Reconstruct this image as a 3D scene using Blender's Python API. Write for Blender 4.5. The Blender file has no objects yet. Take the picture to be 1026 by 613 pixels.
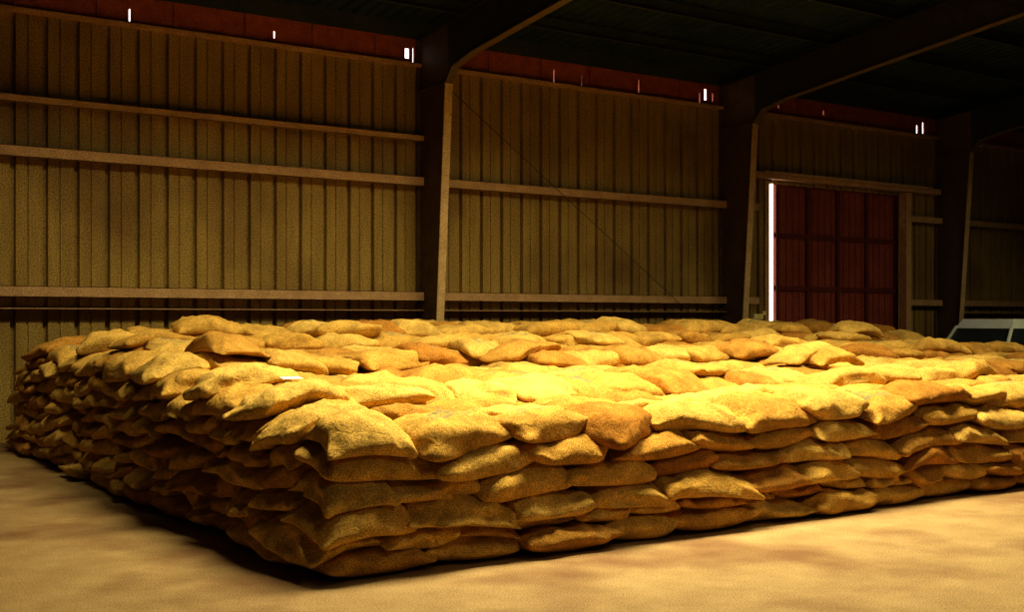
import bpy, math, random
import numpy as np
from mathutils import Vector, Matrix
random.seed(7); rng=np.random.default_rng(31)
scene=bpy.context.scene
scene.view_settings.view_transform='Standard'
try: scene.view_settings.look='Medium High Contrast'
except Exception: pass

# ------------------------------------------------ helpers
class MB:
    def __init__(s): s.v=[]; s.f=[]; s.m=[]
    def add(s,vs,fs,mi=0):
        o=len(s.v); s.v+= [tuple(p) for p in vs]
        for f in fs: s.f.append(tuple(i+o for i in f)); s.m.append(mi)
    def box(s,x0,x1,y0,y1,z0,z1,mi=0):
        s.add([(x0,y0,z0),(x1,y0,z0),(x1,y1,z0),(x0,y1,z0),(x0,y0,z1),(x1,y0,z1),(x1,y1,z1),(x0,y1,z1)],
              [(0,3,2,1),(4,5,6,7),(0,1,5,4),(1,2,6,5),(2,3,7,6),(3,0,4,7)],mi)
    def hexa(s,pts,mi=0):
        s.add(pts,[(0,3,2,1),(4,5,6,7),(0,1,5,4),(1,2,6,5),(2,3,7,6),(3,0,4,7)],mi)
    def prism_x(s,poly,x0,x1,mi=0):   # poly in (y,z)
        n=len(poly); vs=[(x0,y,z) for y,z in poly]+[(x1,y,z) for y,z in poly]
        fs=[tuple(range(n-1,-1,-1)),tuple(range(n,2*n))]+[(i,(i+1)%n,n+(i+1)%n,n+i) for i in range(n)]
        s.add(vs,fs,mi)
    def prism_y(s,poly,y0,y1,mi=0):   # poly in (x,z)
        n=len(poly); vs=[(x,y0,z) for x,z in poly]+[(x,y1,z) for x,z in poly]
        fs=[tuple(range(n)),tuple(range(2*n-1,n-1,-1))]+[(i,n+i,n+(i+1)%n,(i+1)%n) for i in range(n)]
        s.add(vs,fs,mi)
    def tube(s,p0,p1,r0,r1=None,n=12,mi=0):
        r1=r0 if r1 is None else r1
        p0=Vector(p0);p1=Vector(p1);d=(p1-p0).normalized()
        a=d.orthogonal().normalized();b=d.cross(a)
        vs=[p0+(a*math.cos(t)+b*math.sin(t))*r0 for t in [2*math.pi*i/n for i in range(n)]]
        vs+=[p1+(a*math.cos(t)+b*math.sin(t))*r1 for t in [2*math.pi*i/n for i in range(n)]]
        s.add(vs,[tuple(range(n-1,-1,-1)),tuple(range(n,2*n))]+[(i,(i+1)%n,n+(i+1)%n,n+i) for i in range(n)],mi)
    def obj(s,name,mats,smooth=False,bevel=0):
        me=bpy.data.meshes.new(name); me.from_pydata(s.v,[],s.f)
        for m in (mats if isinstance(mats,list) else [mats]): me.materials.append(m)
        me.polygons.foreach_set('material_index',s.m)
        if smooth: me.polygons.foreach_set('use_smooth',[True]*len(s.f))
        me.update(); o=bpy.data.objects.new(name,me); scene.collection.objects.link(o)
        if bevel:
            b=o.modifiers.new('bevel','BEVEL'); b.width=bevel; b.segments=2; b.limit_method='ANGLE'
        return o

def mat(name,c1,c2,scale=3,rough=.8,grain=.25,gscale=60,bump=.0,bscale=30,metal=0,detail=6,c3=None,s3=.4,stretch=None):
    m=bpy.data.materials.new(name); m.use_nodes=True; nt=m.node_tree; N=nt.nodes; L=nt.links
    bs=N['Principled BSDF']; bs.inputs['Roughness'].default_value=rough; bs.inputs['Metallic'].default_value=metal
    bs.inputs['Specular IOR Level'].default_value=.25
    tc=N.new('ShaderNodeTexCoord'); vec=tc.outputs['Object']
    if stretch:
        mp=N.new('ShaderNodeMapping'); mp.inputs['Scale'].default_value=stretch; L.new(vec,mp.inputs[0]); v1=mp.outputs[0]
    else: v1=vec
    n=N.new('ShaderNodeTexNoise'); n.inputs['Scale'].default_value=scale; n.inputs['Detail'].default_value=detail; n.inputs['Roughness'].default_value=.65
    L.new(v1,n.inputs['Vector'])
    r=N.new('ShaderNodeValToRGB'); r.color_ramp.elements[0].position=.35; r.color_ramp.elements[1].position=.65
    r.color_ramp.elements[0].color=(*c1,1); r.color_ramp.elements[1].color=(*c2,1); L.new(n.outputs['Fac'],r.inputs[0]); col=r.outputs[0]
    if c3:
        n3=N.new('ShaderNodeTexNoise'); n3.inputs['Scale'].default_value=s3; n3.inputs['Detail'].default_value=5; L.new(vec,n3.inputs['Vector'])
        r3=N.new('ShaderNodeValToRGB'); r3.color_ramp.elements[0].position=.48; r3.color_ramp.elements[1].position=.68
        L.new(n3.outputs['Fac'],r3.inputs[0])
        mx=N.new('ShaderNodeMix'); mx.data_type='RGBA'; L.new(r3.outputs[0],mx.inputs[0]); L.new(col,mx.inputs[6]); mx.inputs[7].default_value=(*c3,1); col=mx.outputs[2]
    if grain:
        g=N.new('ShaderNodeTexNoise'); g.inputs['Scale'].default_value=gscale; g.inputs['Detail'].default_value=2; L.new(vec,g.inputs['Vector'])
        mr=N.new('ShaderNodeMapRange'); mr.inputs[1].default_value=.3; mr.inputs[2].default_value=.7; mr.inputs[3].default_value=1-grain; mr.inputs[4].default_value=1+grain
        L.new(g.outputs['Fac'],mr.inputs[0])
        mm=N.new('ShaderNodeVectorMath'); mm.operation='SCALE'; L.new(col,mm.inputs[0]); L.new(mr.outputs[0],mm.inputs['Scale']); col=mm.outputs[0]
    L.new(col,bs.inputs['Base Color'])
    if bump:
        nb=N.new('ShaderNodeTexNoise'); nb.inputs['Scale'].default_value=bscale; nb.inputs['Detail'].default_value=5; L.new(vec,nb.inputs['Vector'])
        b=N.new('ShaderNodeBump'); b.inputs['Strength'].default_value=bump; b.inputs['Distance'].default_value=.02
        L.new(nb.outputs['Fac'],b.inputs['Height']); L.new(b.outputs[0],bs.inputs['Normal'])
    return m

M_wall=mat('wall_metal',(.29,.20,.064),(.385,.27,.088),2.0,.6,.55,52,stretch=(3,3,.4),c3=(.21,.13,.046),s3=.6)
M_girt=mat('girt_paint',(.42,.26,.14),(.54,.35,.20),4,.6,.40,50)
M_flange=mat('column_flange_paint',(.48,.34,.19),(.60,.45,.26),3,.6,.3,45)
M_web=mat('column_web_shaded',(.09,.05,.022),(.13,.08,.036),3,.7,.35,45)  # shade on the column webs is put into this darker colour
M_raf=mat('rafter_shaded',(.022,.02,.015),(.038,.034,.025),3,.7,.3,45)  # dimness under the roof is put into the rafter colour
M_rafl=mat('rafter_flange_shaded',(.11,.08,.04),(.15,.11,.055),3,.7,.3,45)  # flange colour darkened to stand for weak light up there
M_red=mat('red_primer',(.28,.065,.04),(.42,.12,.065),5,.6,.4,45)
M_door=mat('door_paint',(.22,.05,.036),(.29,.072,.05),2,.6,.4,45)
M_doorr=mat('door_rail',(.10,.020,.014),(.14,.03,.018),2,.6,.3,45)
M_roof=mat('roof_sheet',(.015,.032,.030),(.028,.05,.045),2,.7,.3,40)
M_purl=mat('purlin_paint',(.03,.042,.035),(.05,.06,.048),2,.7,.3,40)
M_floor=mat('concrete',(.31,.205,.10),(.41,.285,.145),2.4,.75,.50,100,bump=.3,bscale=12,c3=(.20,.105,.052),s3=.9,detail=12)
M_ground=mat('outside_ground',(.7,.62,.5),(.8,.72,.6),1,.9,.1,20)

# ------------------------------------------------ building
EYE=1.65; YW=17.0
XL,XR,YF=-12.0,45.0,-15.0
RIDGE=1.0
def zo(y):
    return 6.3+.1*(YW-y) if y>=RIDGE else 6.3+.1*(YW-RIDGE)-.1*(RIDGE-y)
b=MB(); b.box(XL,XR,YF,YW+.35,-.2,0); b.obj('floor',M_floor)
b=MB(); b.box(-60,120,YW+.36,120,-.3,-.1); b.obj('ground_outside',M_ground)

def ribbed(b,x0,x1,z0,z1,y,pitch=.42):
    k=math.floor(x0/pitch)
    prof=[(0,0),(.012,.08),(.062,.08),(.074,0),(.20,0),(.207,.02),(.230,.02),(.237,0)]
    pts=[]
    while k*pitch<x1+pitch:
        for dx,dy in prof:
            X=k*pitch+dx
            if x0<X<x1: pts.append((X,dy))
        k+=1
    pts=[(x0,0)]+pts+[(x1,0)]
    n=len(pts)
    vs=[(X,y+dy,z0) for X,dy in pts]+[(X,y+dy,z1) for X,dy in pts]
    b.add(vs,[(i,i+1,n+i+1,n+i) for i in range(n-1)])
DX0,DX1,DZ=18.0,22.15,4.45
b=MB()
ribbed(b,XL,DX0,0,5.87,YW); ribbed(b,DX0,DX1,DZ,5.87,YW); ribbed(b,DX1,XR,0,5.87,YW)
b.obj('wall_back',M_wall)
gaps=[(130,.013),(275,.013),(408,.04),(414,.012),(555,.011),(583,.007),(640,.012),(701,.014),(707,.035),(714,.014),(780,.015),(825,.015),(919,.03),(925,.03)]
def xwall(px):
    t=(px-513)/1178; return YW*(.5635+.826*t)/(.826-.5635*t)
cur=XL; b=MB()
for px,w in gaps:
    X=xwall(px)
    if X-w>cur: b.box(cur,X-w,YW,YW+.03,5.87,6.3)
    b.box(X-w,X+w,YW,YW+.03,5.87,5.87+.16*random.random()); b.box(X-w,X+w,YW,YW+.03,6.08+.12*random.random(),6.3)
    cur=X+w
b.box(cur,XR,YW,YW+.03,5.87,6.3)
x=XL
while x<XR: b.box(x,x+.03,YW-.03,YW,5.9,6.27); x+=1.1
b.obj('trim_eave_closure',M_red)
b=MB(); b.box(XL,XR,YW-.10,YW-.0,5.82,5.88); b.obj('trim_eave_angle',M_girt)
b=MB(); b.box(XL,XR,YW-.02,YW+.3,6.29,6.62); b.obj('trim_eave_strut',M_purl)
b=MB(); b.box(XL,XR,YF-.2,YF,0,6.9); b.obj('wall_front',M_wall)
gp=[(YF-.2,0),(YW+.02,0),(YW+.02,6.7),(RIDGE,8.3),(YF-.2,6.7)]
b=MB(); b.prism_x(gp,XL-.2,XL); b.obj('wall_left',M_wall)
b=MB(); b.prism_x(gp,XR,XR+.2); b.obj('wall_right',M_wall)
b=MB(); pts=[]; x=XL-.2
while x<XR+.2:
    pts+= [(x,0),(x+.12,0),(x+.15,.04),(x+.2,.04)]; x+=.23
n=len(pts); ys=[YW+.5,RIDGE,YF-.4]
vs=[]
for y in ys: vs+=[(X,y,zo(y)+.24+d) for X,d in pts]
b.add(vs,[(r*n+i,r*n+i+1,(r+1)*n+i+1,(r+1)*n+i) for r in range(2) for i in range(n-1)])
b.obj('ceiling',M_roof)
b=MB(); y=YW-1.3
while y>YF:
    z=zo(y); b.box(XL,XR,y-.008,y+.008,z,z+.21); b.box(XL,XR,y-.06,y,z,z+.012); b.box(XL,XR,y,y+.06,z+.2,z+.212)
    y-=1.45
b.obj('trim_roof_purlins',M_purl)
colX=[-11.0,-4.06,2.83,9.73,16.62,23.5,30.4,37.3]
def frame(X,idx):
    w=.012; fl=.14; t=.02
    inn=[(16.45,0),(16.06,5.42),(15.85,5.66),(15.3,5.78),(8.0,6.62),(RIDGE,7.15)]
    poly_col=[(YW-.03,0),(YW-.03,6.28),(16.06,zo(16.06)),(16.06,5.42),(16.45,0)]
    def strip(b,f,p,q,mi):
        d=Vector((q[0]-p[0],q[1]-p[1])).normalized(); nn=Vector((-d.y,d.x))*t
        b.prism_x([(f(p[0]),p[1]),(f(q[0]),q[1]),(f(q[0]+nn.x),q[1]+nn.y),(f(p[0]+nn.x),p[1]+nn.y)],X-fl/2,X+fl/2,mi)
    R=MB()
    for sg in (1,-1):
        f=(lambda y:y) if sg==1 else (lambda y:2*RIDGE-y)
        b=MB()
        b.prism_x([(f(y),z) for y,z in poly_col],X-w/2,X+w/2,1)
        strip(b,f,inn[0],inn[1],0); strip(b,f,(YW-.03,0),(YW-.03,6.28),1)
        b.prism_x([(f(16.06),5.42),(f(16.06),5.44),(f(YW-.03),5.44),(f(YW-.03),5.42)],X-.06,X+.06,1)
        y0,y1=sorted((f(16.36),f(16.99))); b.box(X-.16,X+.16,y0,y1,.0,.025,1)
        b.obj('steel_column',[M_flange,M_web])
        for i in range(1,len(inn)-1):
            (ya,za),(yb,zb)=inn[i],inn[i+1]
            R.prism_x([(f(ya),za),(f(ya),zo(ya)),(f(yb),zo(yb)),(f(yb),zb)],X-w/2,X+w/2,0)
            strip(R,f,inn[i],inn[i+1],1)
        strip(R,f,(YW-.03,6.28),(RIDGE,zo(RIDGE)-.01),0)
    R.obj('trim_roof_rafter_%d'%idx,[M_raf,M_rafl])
for i,X in enumerate(colX): frame(X,i+1)
def girt(b,x0,x1,z,h=.15):
    b.box(x0,x1,YW-.20,YW-.19,z-h/2,z+h/2)
    b.box(x0,x1,YW-.20,YW-.002,z+h/2-.008,z+h/2)
    b.box(x0,x1,YW-.20,YW-.14,z-h/2,z-h/2+.008)
b=MB()
for i in range(len(colX)-1):
    a,c=colX[i]+.02,colX[i+1]-.02
    if colX[i]==16.62:
        girt(b,a,DX0-.5,2.03); girt(b,a,DX0-.5,3.92); girt(b,DX1+.2,c,2.03); girt(b,DX1+.2,c,3.92); continue
    girt(b,a,c,2.03); girt(b,a,c,3.92)
    if i<=2: girt(b,a,c,4.63,.10)
    girt(b,a,c,1.80,.03)
b.obj('trim_wall_girts',M_girt)
b=MB()
b.box(16.7,23.4,YW-.22,YW-.02,4.52,4.64); b.box(17.6,23.0,YW-.28,YW-.2,4.60,4.66)
b.box(DX1+.02,DX1+.2,YW-.2,YW-.01,0,4.5); b.box(DX0-.14,DX0-.02,YW-.03,YW-.005,0,4.5)
b.obj('trim_door_frame',M_girt)
b=MB(); LX=DX0+.29
b.box(LX,DX1+.45,YW+.14,YW+.17,.03,4.7,0)
for z in (.1,1.2,2.3,3.4,4.5): b.box(LX,DX1+.45,YW+.09,YW+.14,z-.05,z+.05,1)
for x in (LX+.05,LX+1.0,LX+1.95,LX+2.9,LX+3.9): b.box(x-.05,x+.05,YW+.085,YW+.14,.03,4.6,1)
x=LX+.15
while x<DX1+.3: b.box(x,x+.03,YW+.12,YW+.14,.03,4.6,0); x+=.2
b.obj('door_1',[M_door,M_doorr])
b=MB(); b.tube((10.0,YW-.25,5.6),(16.4,YW-.25,1.2),.006,n=6); b.obj('wall_brace_rod',M_purl)
b=MB(); b.box(17.72,17.80,YW-.10,YW-.03,1.74,1.82); b.box(17.3,17.56,YW-.26,YW-.18,1.66,1.76); b.obj('switch_box',mat('switch_box_paint',(.8,.7,.3),(.9,.8,.4),3,.5,.1))

# ------------------------------------------------ sacks (draped stack on a height map)
X0,Y0=3.15,6.68
CS=.03; GX0,GY0=X0-1.2,Y0-1.2; NX=int(19.5/CS); NY=int(12/CS)
H=np.zeros((NX,NY))
V=[];F=[];SU=[];TI=[];voff=0
templ={}
def template(nl,no):
    if (nl,no) in templ: return templ[(nl,no)]
    phi=np.linspace(-math.pi/2,math.pi/2,nl+1)[1:-1]
    th=np.linspace(0,2*math.pi,no,endpoint=False)
    P,T=np.meshgrid(phi,th,indexing='ij'); P=P.ravel();T=T.ravel()
    P=np.concatenate([P,[-math.pi/2,math.pi/2]]);T=np.concatenate([T,[0,0]])
    fs=[]; R=nl-1
    for i in range(R-1):
        for j in range(no):
            a=i*no+j; c=i*no+(j+1)%no; fs.append((a,c,c+no,a+no))
    s=R*no
    f3=[]
    for j in range(no):
        f3.append((s,(j+1)%no,j)); f3.append((s+1,(R-1)*no+j,(R-1)*no+(j+1)%no))
    templ[(nl,no)]=(P,T,np.array(fs),np.array(f3)); return templ[(nl,no)]
F3=[]
def sp(c,e): return np.sign(c)*np.abs(c)**e
def place(cx,cy,ang,L=.82,W=.52,T=.19,emit=True,stencil=None,tint=None,sag=.03):
    global voff
    a,bb,h=L/2,W/2,T/2
    e1=.68; e2=.40
    ca,sa=math.cos(ang),math.sin(ang)
    ext=a+.06
    i0=max(0,int((cx-ext-GX0)/CS)); i1=min(NX,int((cx+ext-GX0)/CS)+1)
    j0=max(0,int((cy-ext-GY0)/CS)); j1=min(NY,int((cy+ext-GY0)/CS)+1)
    if i1-i0<3 or j1-j0<3: return None
    gx=GX0+(np.arange(i0,i1)+.5)*CS; gy=GY0+(np.arange(j0,j1)+.5)*CS
    GX,GY=np.meshgrid(gx,gy,indexing='ij')
    lx=((GX-cx)*ca+(GY-cy)*sa)/a; ly=(-(GX-cx)*sa+(GY-cy)*ca)/bb
    R=(np.abs(lx)**(2/e2)+np.abs(ly)**(2/e2))**(e2/2)
    inside=R<.93
    sub=H[i0:i1,j0:j1]
    hv=sub[inside]
    if hv.size<10: return None
    m=np.percentile(hv,55)
    hc=np.clip(hv,m-.10,m+.05)
    A=np.stack([np.ones_like(hc),lx[inside],ly[inside],lx[inside]**2,ly[inside]**2,lx[inside]*ly[inside]],1)
    co=np.linalg.lstsq(A,hc,rcond=None)[0]
    fl = 0 if m<.03 else 1
    co[1:3]=np.clip(co[1:3],-.04,.04); co[5]=np.clip(co[5],-.025,.025)
    co[3]=np.clip(co[3]-sag*fl,-.08,.02); co[4]=np.clip(co[4]-.012*fl,-.05,.015)
    if fl: co[0]+=sag*.2
    def Mid(x,y):
        x=np.clip(x,-1.15,1.15);y=np.clip(y,-1.15,1.15)
        return co[0]+co[1]*x+co[2]*y+co[3]*x*x+co[4]*y*y+co[5]*x*y + h*(.68 if fl else .95)
    tap=lambda x,y: 1-.32*np.clip(np.abs(x),0,1)**3-.10*np.clip(np.abs(y),0,1)**4
    ins2=R<1
    half=np.zeros_like(R); half[ins2]=h*(1-R[ins2]**(2/e1))**(e1/2)
    top=Mid(lx,ly)+half*tap(lx,ly)
    newH=np.where(ins2&(R<.985),np.maximum(sub,top),sub)
    if emit:
        d=math.hypot(cx,cy)
        nl,no=(24,72) if d<11.5 else ((14,44) if d<16 else (10,32))
        P,Th,fs,f3=template(nl,no)
        cp=np.cos(P); cpp=np.abs(cp)**e1
        x=cpp*sp(np.cos(Th),e2); y=cpp*sp(np.sin(Th),e2); z=sp(np.sin(P),e1)
        ear=np.exp(-(P/.38)**2)*np.abs(np.sin(2*Th))**6
        er=rng.uniform(.03,.16)
        x=x*(1+er*ear); y=y*(1+er*.9*ear)
        y*=1-.05*(1-np.abs(x)**2)+rng.normal(0,.025)*x
        x*=1-.03*np.clip(1-np.abs(y)**2,0,1)
        hh=h*z*tap(x,y)*(1+rng.normal(0,.12)*x+rng.normal(0,.07)*y)
        X=x*a;Y=y*bb
        dz=np.zeros_like(X); dr=np.zeros_like(X)
        for q in range(8):
            k=rng.uniform(7,40); an=rng.uniform(0,math.pi*2); am=.0072*(14/k)**.7*rng.uniform(.5,1.5)
            s_=np.sin(k*(X*math.cos(an)+Y*math.sin(an))+rng.uniform(0,6.3))
            dz+=am*(1-np.abs(s_)*1.6 if q%3==0 else s_)
            dr+=am*1.6*np.sin(k*(X*math.cos(an)+Y*math.sin(an))*.8+z*rng.uniform(1,4)+rng.uniform(0,6.3))
        kk=rng.uniform(38,60); dz+=.011*np.abs(x)**2.2*np.sin(kk*Y+rng.uniform(0,6)+3*x)
        kk=rng.uniform(30,50); dz+=.006*np.abs(y)**3*np.sin(kk*X+rng.uniform(0,6))
        topw=np.clip(z+.6,0,1)
        rr=np.sqrt(x*x+y*y)+1e-6
        X=X+dr*(x/rr)*cpp; Y=Y+dr*(y/rr)*cpp
        lo=Mid(x,y)
        Z=lo+hh+dz*topw
        wx=cx+X*ca-Y*sa; wy=cy+X*sa+Y*ca
        ii=np.clip(((wx-GX0)/CS).astype(int),0,NX-1); jj=np.clip(((wy-GY0)/CS).astype(int),0,NY-1)
        sup=H[ii,jj]
        bot=(z<-.1)&(sup<lo)
        Z=np.where(bot,np.maximum(Z,sup-.006),Z)
        Z=np.maximum(Z,.004)
        V.append(np.stack([wx,wy,Z],1)); F.append(fs+voff); F3.append(f3+voff)
        n=len(X)
        st=stencil if stencil is not None else (rng.uniform(1,50) if rng.random()<.34 else 0)
        SU.append(np.stack([x*a,y*bb,np.full(n,st)],1))
        TI.append(np.full(n,tint if tint is not None else rng.random()))
        voff+=n
    H[i0:i1,j0:j1]=newH
    return co[0]+T

def wob(x,s): return .18*math.sin(x*.9+s)+.1*math.sin(x*2.3+s*2)
def nlay(x,y):
    if y<8.35+wob(x,1): n=6
    elif y<10.7+wob(x,2): n=7
    elif y<12.9+wob(x,3): n=8
    elif y<13.8+wob(x,4) or x<4.6: n=9
    else: n=10
    return n
def xend(y): return 16.8 if y<10.7 else (17.6 if y<13.1 else 18.5)
YB=15.95
for k in range(10):
    y=Y0+.018*k+rng.normal(0,.02); row=0
    while y<YB-.25:
        header = (rng.random()<.22) and row>0 and y<YB-.9 or (row==0 and k in (1,))
        if header: dep,wid=.78,.54
        else: dep,wid=.52,.74
        yc=y+dep/2
        x=X0+.018*k+rng.normal(0,.035)
        if not header and (k+row)%2==1:
            if rng.random()<.6 : first=.5
            else: first=.74
        else: first=wid
        i=0
        while x<xend(yc)-.2:
            w=first if i==0 else wid
            w*=rng.uniform(.87,1.12)
            xc=x+w/2
            n=nlay(xc,yc)
            if k<n and not (k==n-1 and k>5 and rng.random()<.05):
                is_h = w<.60
                topk = k==n-1
                ja=rng.normal(0,.18 if topk else .06)
                emit = (k>=n-2) or xc<X0+1.25 or yc<Y0+1.15 or xc>xend(yc)-.9 or (k>=n-3 and yc>8)
                Ls=(dep if is_h else w)*1.14; Ws=(w if is_h else dep)*1.18
                if is_h and not header: Ls=.64
                Ls=min(Ls,.98)
                ang=(math.pi/2 if is_h else 0)+ja+(math.pi if rng.random()<.5 else 0)
                jy=rng.normal(0,.035) if row==0 else rng.normal(0,.02)
                T=(.236 if topk else .199)*rng.uniform(.86,1.14)
                place(xc+rng.normal(0,.018),yc+jy,ang,Ls,Ws,T,emit,sag=rng.uniform(.015,.055))
            x+=w; i+=1
        y+=dep*rng.uniform(.96,1.04); row+=1
place(3.62,9.22,-.08,.90,.58,.21,True,stencil=0,tint=1.0)
for q in range(16):
    x=rng.uniform(X0+.6,15.5); y=rng.uniform(8.9,13.0)
    if x>xend(y)-.6 or (abs(x-3.75)<1.1 and abs(y-9.15)<.8): continue
    base=0.0 if rng.random()<.7 else math.pi/2
    place(x,y,base+rng.normal(0,.2),.84,.54,.18,True)
Va=np.concatenate(V);F4=np.concatenate(F);F3a=np.concatenate(F3)
me=bpy.data.meshes.new('burlap_sack_stack')
me.vertices.add(len(Va)); me.vertices.foreach_set('co',Va.astype(np.float32).ravel())
nl=len(F4)*4+len(F3a)*3; me.loops.add(nl)
me.loops.foreach_set('vertex_index',np.concatenate([F4.ravel(),F3a.ravel()]).astype(np.int32))
me.polygons.add(len(F4)+len(F3a))
ls=np.concatenate([np.arange(len(F4))*4,len(F4)*4+np.arange(len(F3a))*3]).astype(np.int32)
me.polygons.foreach_set('loop_start',ls)
me.polygons.foreach_set('use_smooth',np.ones(len(ls),dtype=bool))
me.update(calc_edges=True); me.validate()
at=me.attributes.new('suv','FLOAT_VECTOR','POINT'); at.data.foreach_set('vector',np.concatenate(SU).astype(np.float32).ravel())
at=me.attributes.new('tint','FLOAT','POINT'); at.data.foreach_set('value',np.concatenate(TI).astype(np.float32))
sack=bpy.data.objects.new('burlap_sack_stack',me); scene.collection.objects.link(sack)

def burlap():
    m=bpy.data.materials.new('burlap'); m.use_nodes=True; nt=m.node_tree; N=nt.nodes; L=nt.links
    bs=N['Principled BSDF']; bs.inputs['Roughness'].default_value=1.0; bs.inputs['Specular IOR Level'].default_value=.05
    tc=N.new('ShaderNodeTexCoord'); ob=tc.outputs['Object']
    ti=N.new('ShaderNodeAttribute'); ti.attribute_name='tint'
    su=N.new('ShaderNodeAttribute'); su.attribute_name='suv'
    r=N.new('ShaderNodeValToRGB'); cr=r.color_ramp
    cr.elements[0].position=0; cr.elements[0].color=(.40,.185,.042,1); cr.elements[1].position=1; cr.elements[1].color=(.64,.42,.125,1)
    e=cr.elements.new(.35); e.color=(.55,.325,.082,1)
    L.new(ti.outputs['Fac'],r.inputs[0])
    n=N.new('ShaderNodeTexNoise'); n.inputs['Scale'].default_value=5; n.inputs['Detail'].default_value=5; n.inputs['Roughness'].default_value=.6; L.new(ob,n.inputs['Vector'])
    mr=N.new('ShaderNodeMapRange'); mr.inputs[1].default_value=.3; mr.inputs[2].default_value=.7; mr.inputs[3].default_value=.62; mr.inputs[4].default_value=1.15; L.new(n.outputs['Fac'],mr.inputs[0])
    g=N.new('ShaderNodeTexNoise'); g.inputs['Scale'].default_value=140; g.inputs['Detail'].default_value=1; L.new(ob,g.inputs['Vector'])
    mg=N.new('ShaderNodeMapRange'); mg.inputs[1].default_value=.32; mg.inputs[2].default_value=.68; mg.inputs[3].default_value=.45; mg.inputs[4].default_value=1.55; L.new(g.outputs['Fac'],mg.inputs[0])
    mu=N.new('ShaderNodeMath'); mu.operation='MULTIPLY'; L.new(mr.outputs[0],mu.inputs[0]); L.new(mg.outputs[0],mu.inputs[1])
    sc=N.new('ShaderNodeVectorMath'); sc.operation='SCALE'; L.new(r.outputs[0],sc.inputs[0]); L.new(mu.outputs[0],sc.inputs['Scale'])
    sx=N.new('ShaderNodeSeparateXYZ'); L.new(su.outputs['Vector'],sx.inputs[0])
    def band(sock,wd,off=0.0):
        o_=N.new('ShaderNodeMath'); o_.operation='ADD'; o_.inputs[1].default_value=off; L.new(sock,o_.inputs[0])
        ab=N.new('ShaderNodeMath'); ab.operation='ABSOLUTE'; L.new(o_.outputs[0],ab.inputs[0])
        c=N.new('ShaderNodeMath'); c.operation='LESS_THAN'; c.inputs[1].default_value=wd; L.new(ab.outputs[0],c.inputs[0]); return c.outputs[0]
    def op(k_,a,b_):
        x=N.new('ShaderNodeMath'); x.operation=k_; L.new(a,x.inputs[0]); L.new(b_,x.inputs[1]); return x.outputs[0]
    gt=N.new('ShaderNodeMath'); gt.operation='GREATER_THAN'; gt.inputs[1].default_value=.5; L.new(sx.outputs[2],gt.inputs[0])
    sn=N.new('ShaderNodeTexNoise'); sn.inputs['Scale'].default_value=22; sn.inputs['Detail'].default_value=3; L.new(su.outputs['Vector'],sn.inputs['Vector'])
    sr=N.new('ShaderNodeMapRange'); sr.inputs[1].default_value=.43; sr.inputs[2].default_value=.53; L.new(sn.outputs['Fac'],sr.inputs[0])
    rows=op('MAXIMUM',band(sx.outputs[1],.028,.06),band(sx.outputs[1],.038,-.05))
    msk=op('MULTIPLY',op('MULTIPLY',op('MULTIPLY',band(sx.outputs[0],.22),rows),gt.outputs[0]),sr.outputs[0])
    fm=N.new('ShaderNodeMath'); fm.operation='MULTIPLY'; fm.inputs[1].default_value=.55; L.new(msk,fm.inputs[0])
    mx=N.new('ShaderNodeMix'); mx.data_type='RGBA'; L.new(fm.outputs[0],mx.inputs[0]); L.new(sc.outputs[0],mx.inputs[6]); mx.inputs[7].default_value=(.05,.15,.15,1)
    L.new(mx.outputs[2],bs.inputs['Base Color'])
    b1=N.new('ShaderNodeTexNoise'); b1.inputs['Scale'].default_value=11; b1.inputs['Detail'].default_value=3; b1.inputs['Distortion'].default_value=1.0; L.new(ob,b1.inputs['Vector'])
    bp=N.new('ShaderNodeBump'); bp.inputs['Strength'].default_value=.5; bp.inputs['Distance'].default_value=.03; L.new(b1.outputs['Fac'],bp.inputs['Height'])
    L.new(bp.outputs[0],bs.inputs['Normal'])
    return m
me.materials.append(burlap())
def htop(x,y): return float(H[int((x-GX0)/CS),int((y-GY0)/CS)])
b=MB(); tx,ty=3.66,8.36; tz=max(htop(tx+dx,ty+dy) for dx in (-.09,-.05,0,.05,.09) for dy in (-.06,-.03,0,.03,.06))+.02
b.hexa([(tx-.08,ty-.05,tz),(tx+.08,ty-.06,tz),(tx+.085,ty+.04,tz+.012),(tx-.075,ty+.05,tz+.012),(tx-.08,ty-.05,tz+.004),(tx+.08,ty-.06,tz+.004),(tx+.085,ty+.04,tz+.016),(tx-.075,ty+.05,tz+.016)])
o=b.obj('paper_tag',mat('tag_paper',(.88,.88,.80),(.94,.94,.88),8,.7,.05))

# ------------------------------------------------ parked car beyond the stack
M_cw=mat('car_paint',(.70,.78,.80),(.78,.85,.87),3,.3,.05); M_cg=mat('car_glass',(.02,.03,.035),(.03,.04,.045),3,.1,0); M_cb=mat('car_rubber',(.02,.02,.02),(.03,.03,.03),5,.8,.1); M_cc=mat('car_chrome',(.6,.6,.6),(.7,.7,.7),5,.25,0,metal=1)
b=MB(); cx,cy=21.3,15.0; hw=.80
def P(pts): return [(cx+x,z) for x,z in pts]
b.prism_y(P([(0,.38),(.02,.72),(.15,.90),(1.15,1.0),(3.75,1.02),(4.3,.96),(4.4,.7),(4.38,.38),(3.95,.30),(.4,.30)]),cy-hw,cy+hw,0)
def slab(x0,x1,X0_,X1_,z0,z1,w0,w1,mi):
    b.hexa([(cx+x0,cy-w0,z0),(cx+x1,cy-w0,z0),(cx+x1,cy+w0,z0),(cx+x0,cy+w0,z0),(cx+X0_,cy-w1,z1),(cx+X1_,cy-w1,z1),(cx+X1_,cy+w1,z1),(cx+X0_,cy+w1,z1)],mi)
slab(.68,3.92,1.12,3.62,.98,1.48,.76,.64,1)
slab(1.06,3.66,1.22,3.52,1.46,1.66,.68,.60,0)
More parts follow.
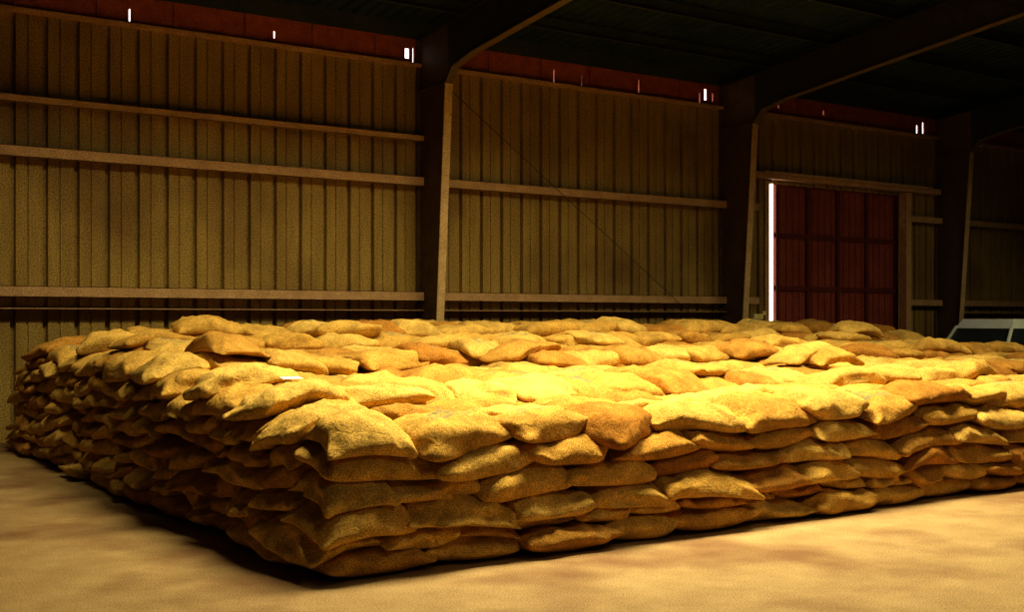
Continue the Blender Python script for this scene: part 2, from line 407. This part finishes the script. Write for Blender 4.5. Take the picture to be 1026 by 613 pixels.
for xa,xb in ((.65,1.08),(2.25,2.3),(3.92,3.62)):
    for s in (-1,1):
        b.hexa([(cx+xa-.03,cy+s*.775-.02,.98),(cx+xa+.06,cy+s*.775-.02,.98),(cx+xa+.06,cy+s*.775+.02,.98),(cx+xa-.03,cy+s*.775+.02,.98),
                (cx+xb-.03,cy+s*.655-.02,1.52),(cx+xb+.05,cy+s*.655-.02,1.52),(cx+xb+.05,cy+s*.655+.02,1.52),(cx+xb-.03,cy+s*.655+.02,1.52)],0)
for wx in (.82,3.5):
    for s in (-1,1):
        b.tube((cx+wx,cy+s*.62,.31),(cx+wx,cy+s*.83,.31),.31,n=28,mi=2); b.tube((cx+wx,cy+s*.83,.31),(cx+wx,cy+s*.84,.31),.17,n=20,mi=3)
b.box(cx-.08,cx+.03,cy-.78,cy+.78,.40,.52,3); b.box(cx+4.37,cx+4.47,cy-.78,cy+.78,.40,.52,3)
for s in (-1,1): b.tube((cx-.02,cy+s*.6,.68),(cx+.06,cy+s*.6,.68),.09,n=16,mi=3); b.box(cx+.9,cx+1.0,cy+s*.88-.07,cy+s*.88+.07,1.02,1.14,2)
b.box(cx-.01,cx+.03,cy-.45,cy+.45,.60,.76,2)
b.obj('car',[M_cw,M_cg,M_cb,M_cc],bevel=.025)

# ------------------------------------------------ added area lights in made-up housings, above the view
M_housing=mat('added_housing_paint',(.15,.17,.15),(.2,.22,.2),3,.5,.1)
def added_light(x,y,z,power,sx=2.4,sy=1.2,tilt=0,spread=150,col=(1,.85,.46)):
    b=MB(); a,c=sx/2+.05,sy/2+.05; a2,c2=a*.8,c*.6
    b.add([(-a,-c,0),(a,-c,0),(a,c,0),(-a,c,0),(-a2,-c2,.22),(a2,-c2,.22),(a2,c2,.22),(-a2,c2,.22)],[(4,5,6,7),(0,1,5,4),(1,2,6,5),(2,3,7,6),(3,0,4,7)])
    for s in (-1,1): b.tube((s*a2*.8,0,.2),(s*a2*.8,0,max(.3,zo(y)-z)),.01,n=8)
    o=b.obj('added_light_housing',M_housing); o.location=(x,y,z)  # housing made up to carry the added light
    ld=bpy.data.lights.new('added_area_light','AREA'); ld.shape='RECTANGLE'; ld.size=sx; ld.size_y=sy; ld.energy=power; ld.color=col; ld.spread=math.radians(spread)
    l=bpy.data.objects.new('added_area_light',ld); scene.collection.objects.link(l); l.parent=o; l.location=(0,0,.08 if tilt==0 else -.02); l.rotation_euler=(math.radians(tilt),0,0)
added_light(5.9,7.9,5.6,500,3.2,1.6,spread=126)
added_light(10.6,7.4,5.8,360,3.0,1.6,spread=132)
added_light(7.0,2.0,5.9,60,2.4,1.4,spread=150)
WC=(1,.86,.45)  # tilted lights below are added to brighten the back wall
added_light(3.3,12.3,5.9,50,2.4,.6,tilt=27,spread=102,col=WC)
added_light(6.8,12.0,6.0,52,2.4,.6,tilt=27,spread=100,col=WC)
added_light(10.0,10.9,6.2,68,2.4,.6,tilt=29,spread=100,col=WC)
added_light(12.9,9.6,6.2,78,2.2,.6,tilt=30,spread=104,col=WC)
added_light(20.5,8.5,6.1,115,2.4,.6,tilt=26,spread=120,col=WC)

# ------------------------------------------------ world + camera
w=bpy.data.worlds.new('World'); scene.world=w; w.use_nodes=True
bg=w.node_tree.nodes['Background']; bg.inputs[0].default_value=(1,.88,.86,1); bg.inputs[1].default_value=4.0
cam=bpy.data.cameras.new('camera'); co=bpy.data.objects.new('camera',cam); scene.collection.objects.link(co)
cam.sensor_width=36; cam.lens=36*1178/1026; cam.shift_y=13.5/1026; cam.clip_end=300
co.location=(0,0,EYE); az=math.atan2(.826,.5635)
co.rotation_euler=(math.pi/2,0,az-math.pi/2)
scene.camera=co
